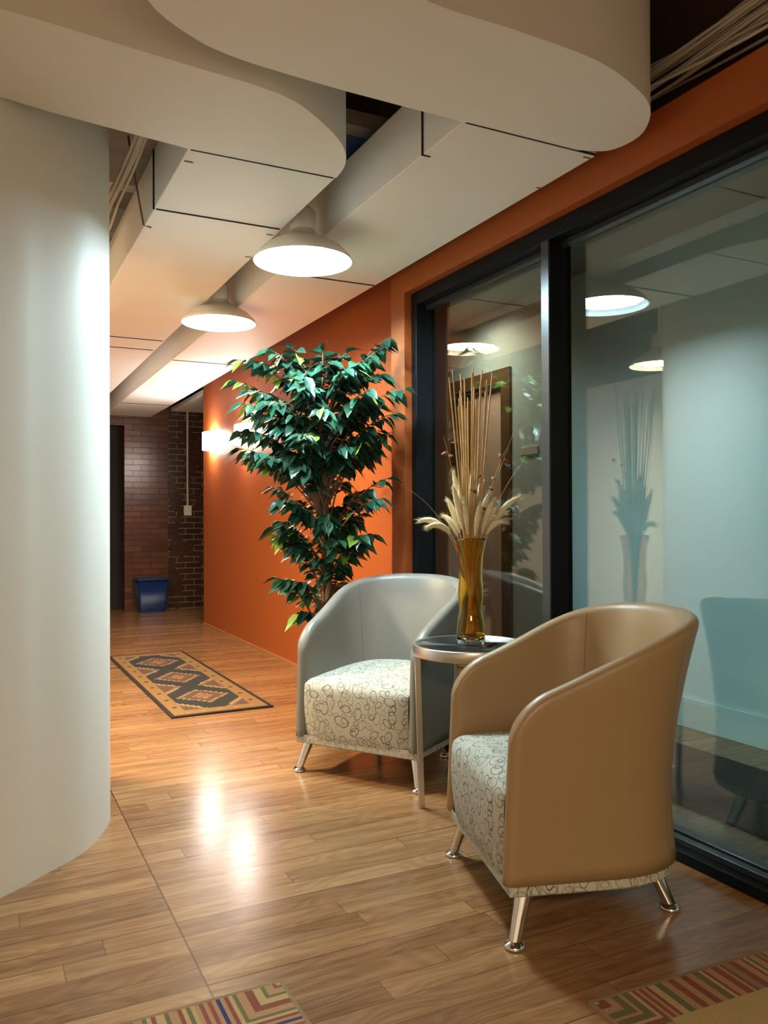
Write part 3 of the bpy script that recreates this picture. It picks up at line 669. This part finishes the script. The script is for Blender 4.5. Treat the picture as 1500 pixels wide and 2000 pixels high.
# thin wispy pod branches
BR = [(0.19, 0.0, 0.86, [0.55, 0.68, 0.82]), (0.14, 0.04, 0.74, [0.6, 0.8, 0.97]), (0.03, -0.05, 0.66, [0.8, 0.97]), (-0.25, 0.0, 0.60, []), (0.21, 0.03, 0.70, []), (-0.10, 0.03, 0.80, [0.9])]
for i, (dx, dy, z, pods) in enumerate(BR):
    tip = Vector((TX, TY, VZ+z))+rt2*dx+fw2*dy; b0 = Vector((TX, TY, VZ+0.04))-rt2*dx*0.08; c1 = Vector((TX, TY, VZ+0.48))+rt2*dx*0.12+fw2*dy*0.2
    C = bez(b0, c1, tip, 20)
    lb = 'thin dried twig with rust red seed pods in the amber vase' if pods else 'bare thin wispy twig arching out of the amber vase'
    pt = thing('dried_twig', lb, 'dried flower', tuple(C[10]), 0, 'twigs with pods' if pods else 'bare twigs')
    mb = MB(); mb.tube([p-C[10] for p in C], [0.0014-0.0009*k/20 for k in range(21)], 5); mb.build('stem', M['reed'], pt)
    for q in pods:
        p = C[int(q*20)]-C[10]; d = Vector((random.uniform(-1,1), random.uniform(-1,1), random.uniform(-0.6,0.6))).normalized()
        mb = MB(); mb.tube([p, p+d*0.006, p+d*0.016, p+d*0.028], [0.001, 0.007, 0.006, 0.0005], 7); mb.build('seed_pod', M['pod'], pt)

# ------------------------------------------------------------------ ficus tree
FXc, FYc = 1.585, 3.84
t = thing('ficus_tree', 'tall artificial ficus tree with glossy dark leaves against the orange wall', 'plant', (FXc, FYc, 0))
mb = MB(); mb.lathe([(0.0, 0.0), (0.105, 0.0), (0.115, 0.01), (0.14, 0.26), (0.145, 0.27), (0.145, 0.285), (0.128, 0.285), (0.125, 0.25), (0.0, 0.25)], n=32); mb.build('pot', M['pot'], t)
mb = MB(); mb.lathe([(0.0, 0.262), (0.06, 0.262), (0.124, 0.256)], n=24); mb.build('soil', M['soil'], t)
rng = random.Random(21)
trunks = []
for k in range(3):
    ph = k*2*PI/3; pts = []
    for i in range(31):
        u = i/30; z = 0.24+1.42*u
        rr = 0.020*(1-0.4*u)+0.03*max(0, u-0.7)*2*(k-0.4)
        pts.append(Vector((rr*math.cos(ph+u*7)+0.015*math.sin(u*5), rr*math.sin(ph+u*7), z)))
    trunks.append(pts)
    mb = MB(); mb.tube(pts, [0.017*(1-0.55*i/30) for i in range(31)], 9); mb.build('trunk', M['bark'], t)
env = [(0.55, 0.10), (0.64, 0.16), (0.72, 0.24), (0.82, 0.26), (0.92, 0.21), (1.05, 0.27), (1.26, 0.38), (1.45, 0.42), (1.62, 0.46), (1.74, 0.43), (1.84, 0.34), (1.95, 0.16)]
def er(z):
    for (z0, r0), (z1, r1) in zip(env, env[1:]):
        if z0 <= z <= z1: return r0+(r1-r0)*(z-z0)/(z1-z0)
    return 0.1
leafV, leafF, leafM = [], [], []
def clear(p):   # stay in front of the walls
    W_ = Vector((FXc, FYc, 0))+p
    lim = (WD-0.02) if W_.y > 3.90 else (WF-0.03)
    return W_.x < lim
def leaf(p, d, size, mi):
    d = d.normalized(); up = Vector((0,0,1)); s_ = d.cross(up)
    if s_.length < 0.05: s_ = Vector((1,0,0))
    s_.normalize(); ang = rng.uniform(-0.7, 0.7); nrm = s_.cross(d); s_ = s_*math.cos(ang)+nrm*math.sin(ang); nrm = s_.cross(d)
    wv = size*rng.uniform(0.24, 0.31); L_ = size; o = len(leafV); dr = -0.10*size
    P = [p, p+d*L_*0.28-s_*wv*0.85+nrm*wv*0.3, p+d*L_*0.28, p+d*L_*0.28+s_*wv*0.85+nrm*wv*0.3,
         p+d*L_*0.55-s_*wv*0.9+nrm*wv*0.25+up*dr*0.6, p+d*L_*0.55+up*dr*0.6, p+d*L_*0.55+s_*wv*0.9+nrm*wv*0.25+up*dr*0.6,
         p+d*L_*0.8-s_*wv*0.35+up*dr*1.3, p+d*L_*0.8+up*dr*1.4, p+d*L_*0.8+s_*wv*0.35+up*dr*1.3, p+d*L_+up*dr*2.2]
    if not all(clear(q) for q in P): return
    leafV.extend(tuple(q) for q in P)
    for f in ((0,2,1),(0,3,2),(1,2,5,4),(2,3,6,5),(4,5,8,7),(5,6,9,8),(7,8,10),(8,9,10)): leafF.append(tuple(i+o for i in f)); leafM.append(mi)
def trunk_at(z):
    u = max(0, min(1, (z-0.24)/1.42)); return trunks[rng.randrange(3)][int(u*30)]
bb = MB(); nb = 0
sprays = []
for k in range(135):
    zt = rng.choice((0, 1, 1, 1, 2, 2, 2, 2, 2))
    zt = rng.uniform(0.60, 1.0) if zt == 0 else rng.uniform(1.0, 1.45) if zt == 1 else rng.uniform(1.42, 1.92)
    sprays.append((zt, rng.uniform(0, 2*PI), er(zt)*rng.uniform(0.40, 1.03), 0))
# a few distinctive sprays seen in the photo (camera right, depth, height)
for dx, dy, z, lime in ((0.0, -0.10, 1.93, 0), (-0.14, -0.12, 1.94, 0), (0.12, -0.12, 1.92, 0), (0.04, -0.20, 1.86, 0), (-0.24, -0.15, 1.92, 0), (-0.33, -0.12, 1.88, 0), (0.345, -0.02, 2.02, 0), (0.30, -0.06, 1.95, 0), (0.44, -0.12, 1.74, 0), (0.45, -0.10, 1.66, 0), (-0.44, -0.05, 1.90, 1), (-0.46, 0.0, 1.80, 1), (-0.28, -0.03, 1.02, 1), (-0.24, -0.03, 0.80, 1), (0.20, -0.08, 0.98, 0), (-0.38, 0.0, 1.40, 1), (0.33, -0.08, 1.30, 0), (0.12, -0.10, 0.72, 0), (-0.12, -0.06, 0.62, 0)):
    v = rt2*dx+fw2*dy; sprays.append((z, math.atan2(v.y, v.x), v.length, lime))
for (zt, az, r, lime) in sprays:
    d = Vector((math.cos(az), math.sin(az), 0)); tipp = d*r+Vector((0,0,zt))
    if not clear(tipp+d*0.03): tipp = d*r*0.6+Vector((0,0,zt))
    z0 = max(0.5, min(1.6, zt-0.10-0.35*r-rng.uniform(0, 0.12))); b0 = trunk_at(z0).copy()
    c = b0.lerp(tipp, 0.5)+Vector((0,0,0.10+0.12*r)); C = bez(b0, c, tipp, 10)
    if all(clear(p) for p in C): bb.tube(C, [0.0055-0.004*i/10 for i in range(11)], 6)
    nl = rng.randint(13, 19)
    for q in range(nl):
        u = 0.42+0.58*(q/(nl-1)); i = min(9, int(u*10)); p = C[i].lerp(C[i+1], u*10-i)
        td = (C[i+1]-C[i]).normalized(); sd = td.cross(Vector((0,0,1))).normalized()*(1 if q % 2 else -1)
        dd = td*0.55+sd*rng.uniform(0.4, 1.1)+Vector((rng.uniform(-.3,.3), rng.uniform(-.3,.3), rng.uniform(-0.95, -0.05)))
        if q >= nl-2: dd = td+Vector((rng.uniform(-.2,.2), rng.uniform(-.2,.2), -0.5))
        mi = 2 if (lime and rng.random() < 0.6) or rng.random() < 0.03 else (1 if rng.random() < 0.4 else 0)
        leaf(p, dd, rng.uniform(0.068, 0.108)*(0.85 if lime else 1), mi)
bb.build('branches', M['bark'], t)
mb = MB(); mb.v = leafV; mb.f = leafF; mb.mi = leafM; mb.smooth = [False]*len(leafF)
fo = mb.build('foliage', [M['leaf_dark'], M['leaf_mid'], M['leaf_lime']], t); fo['kind'] = 'stuff'
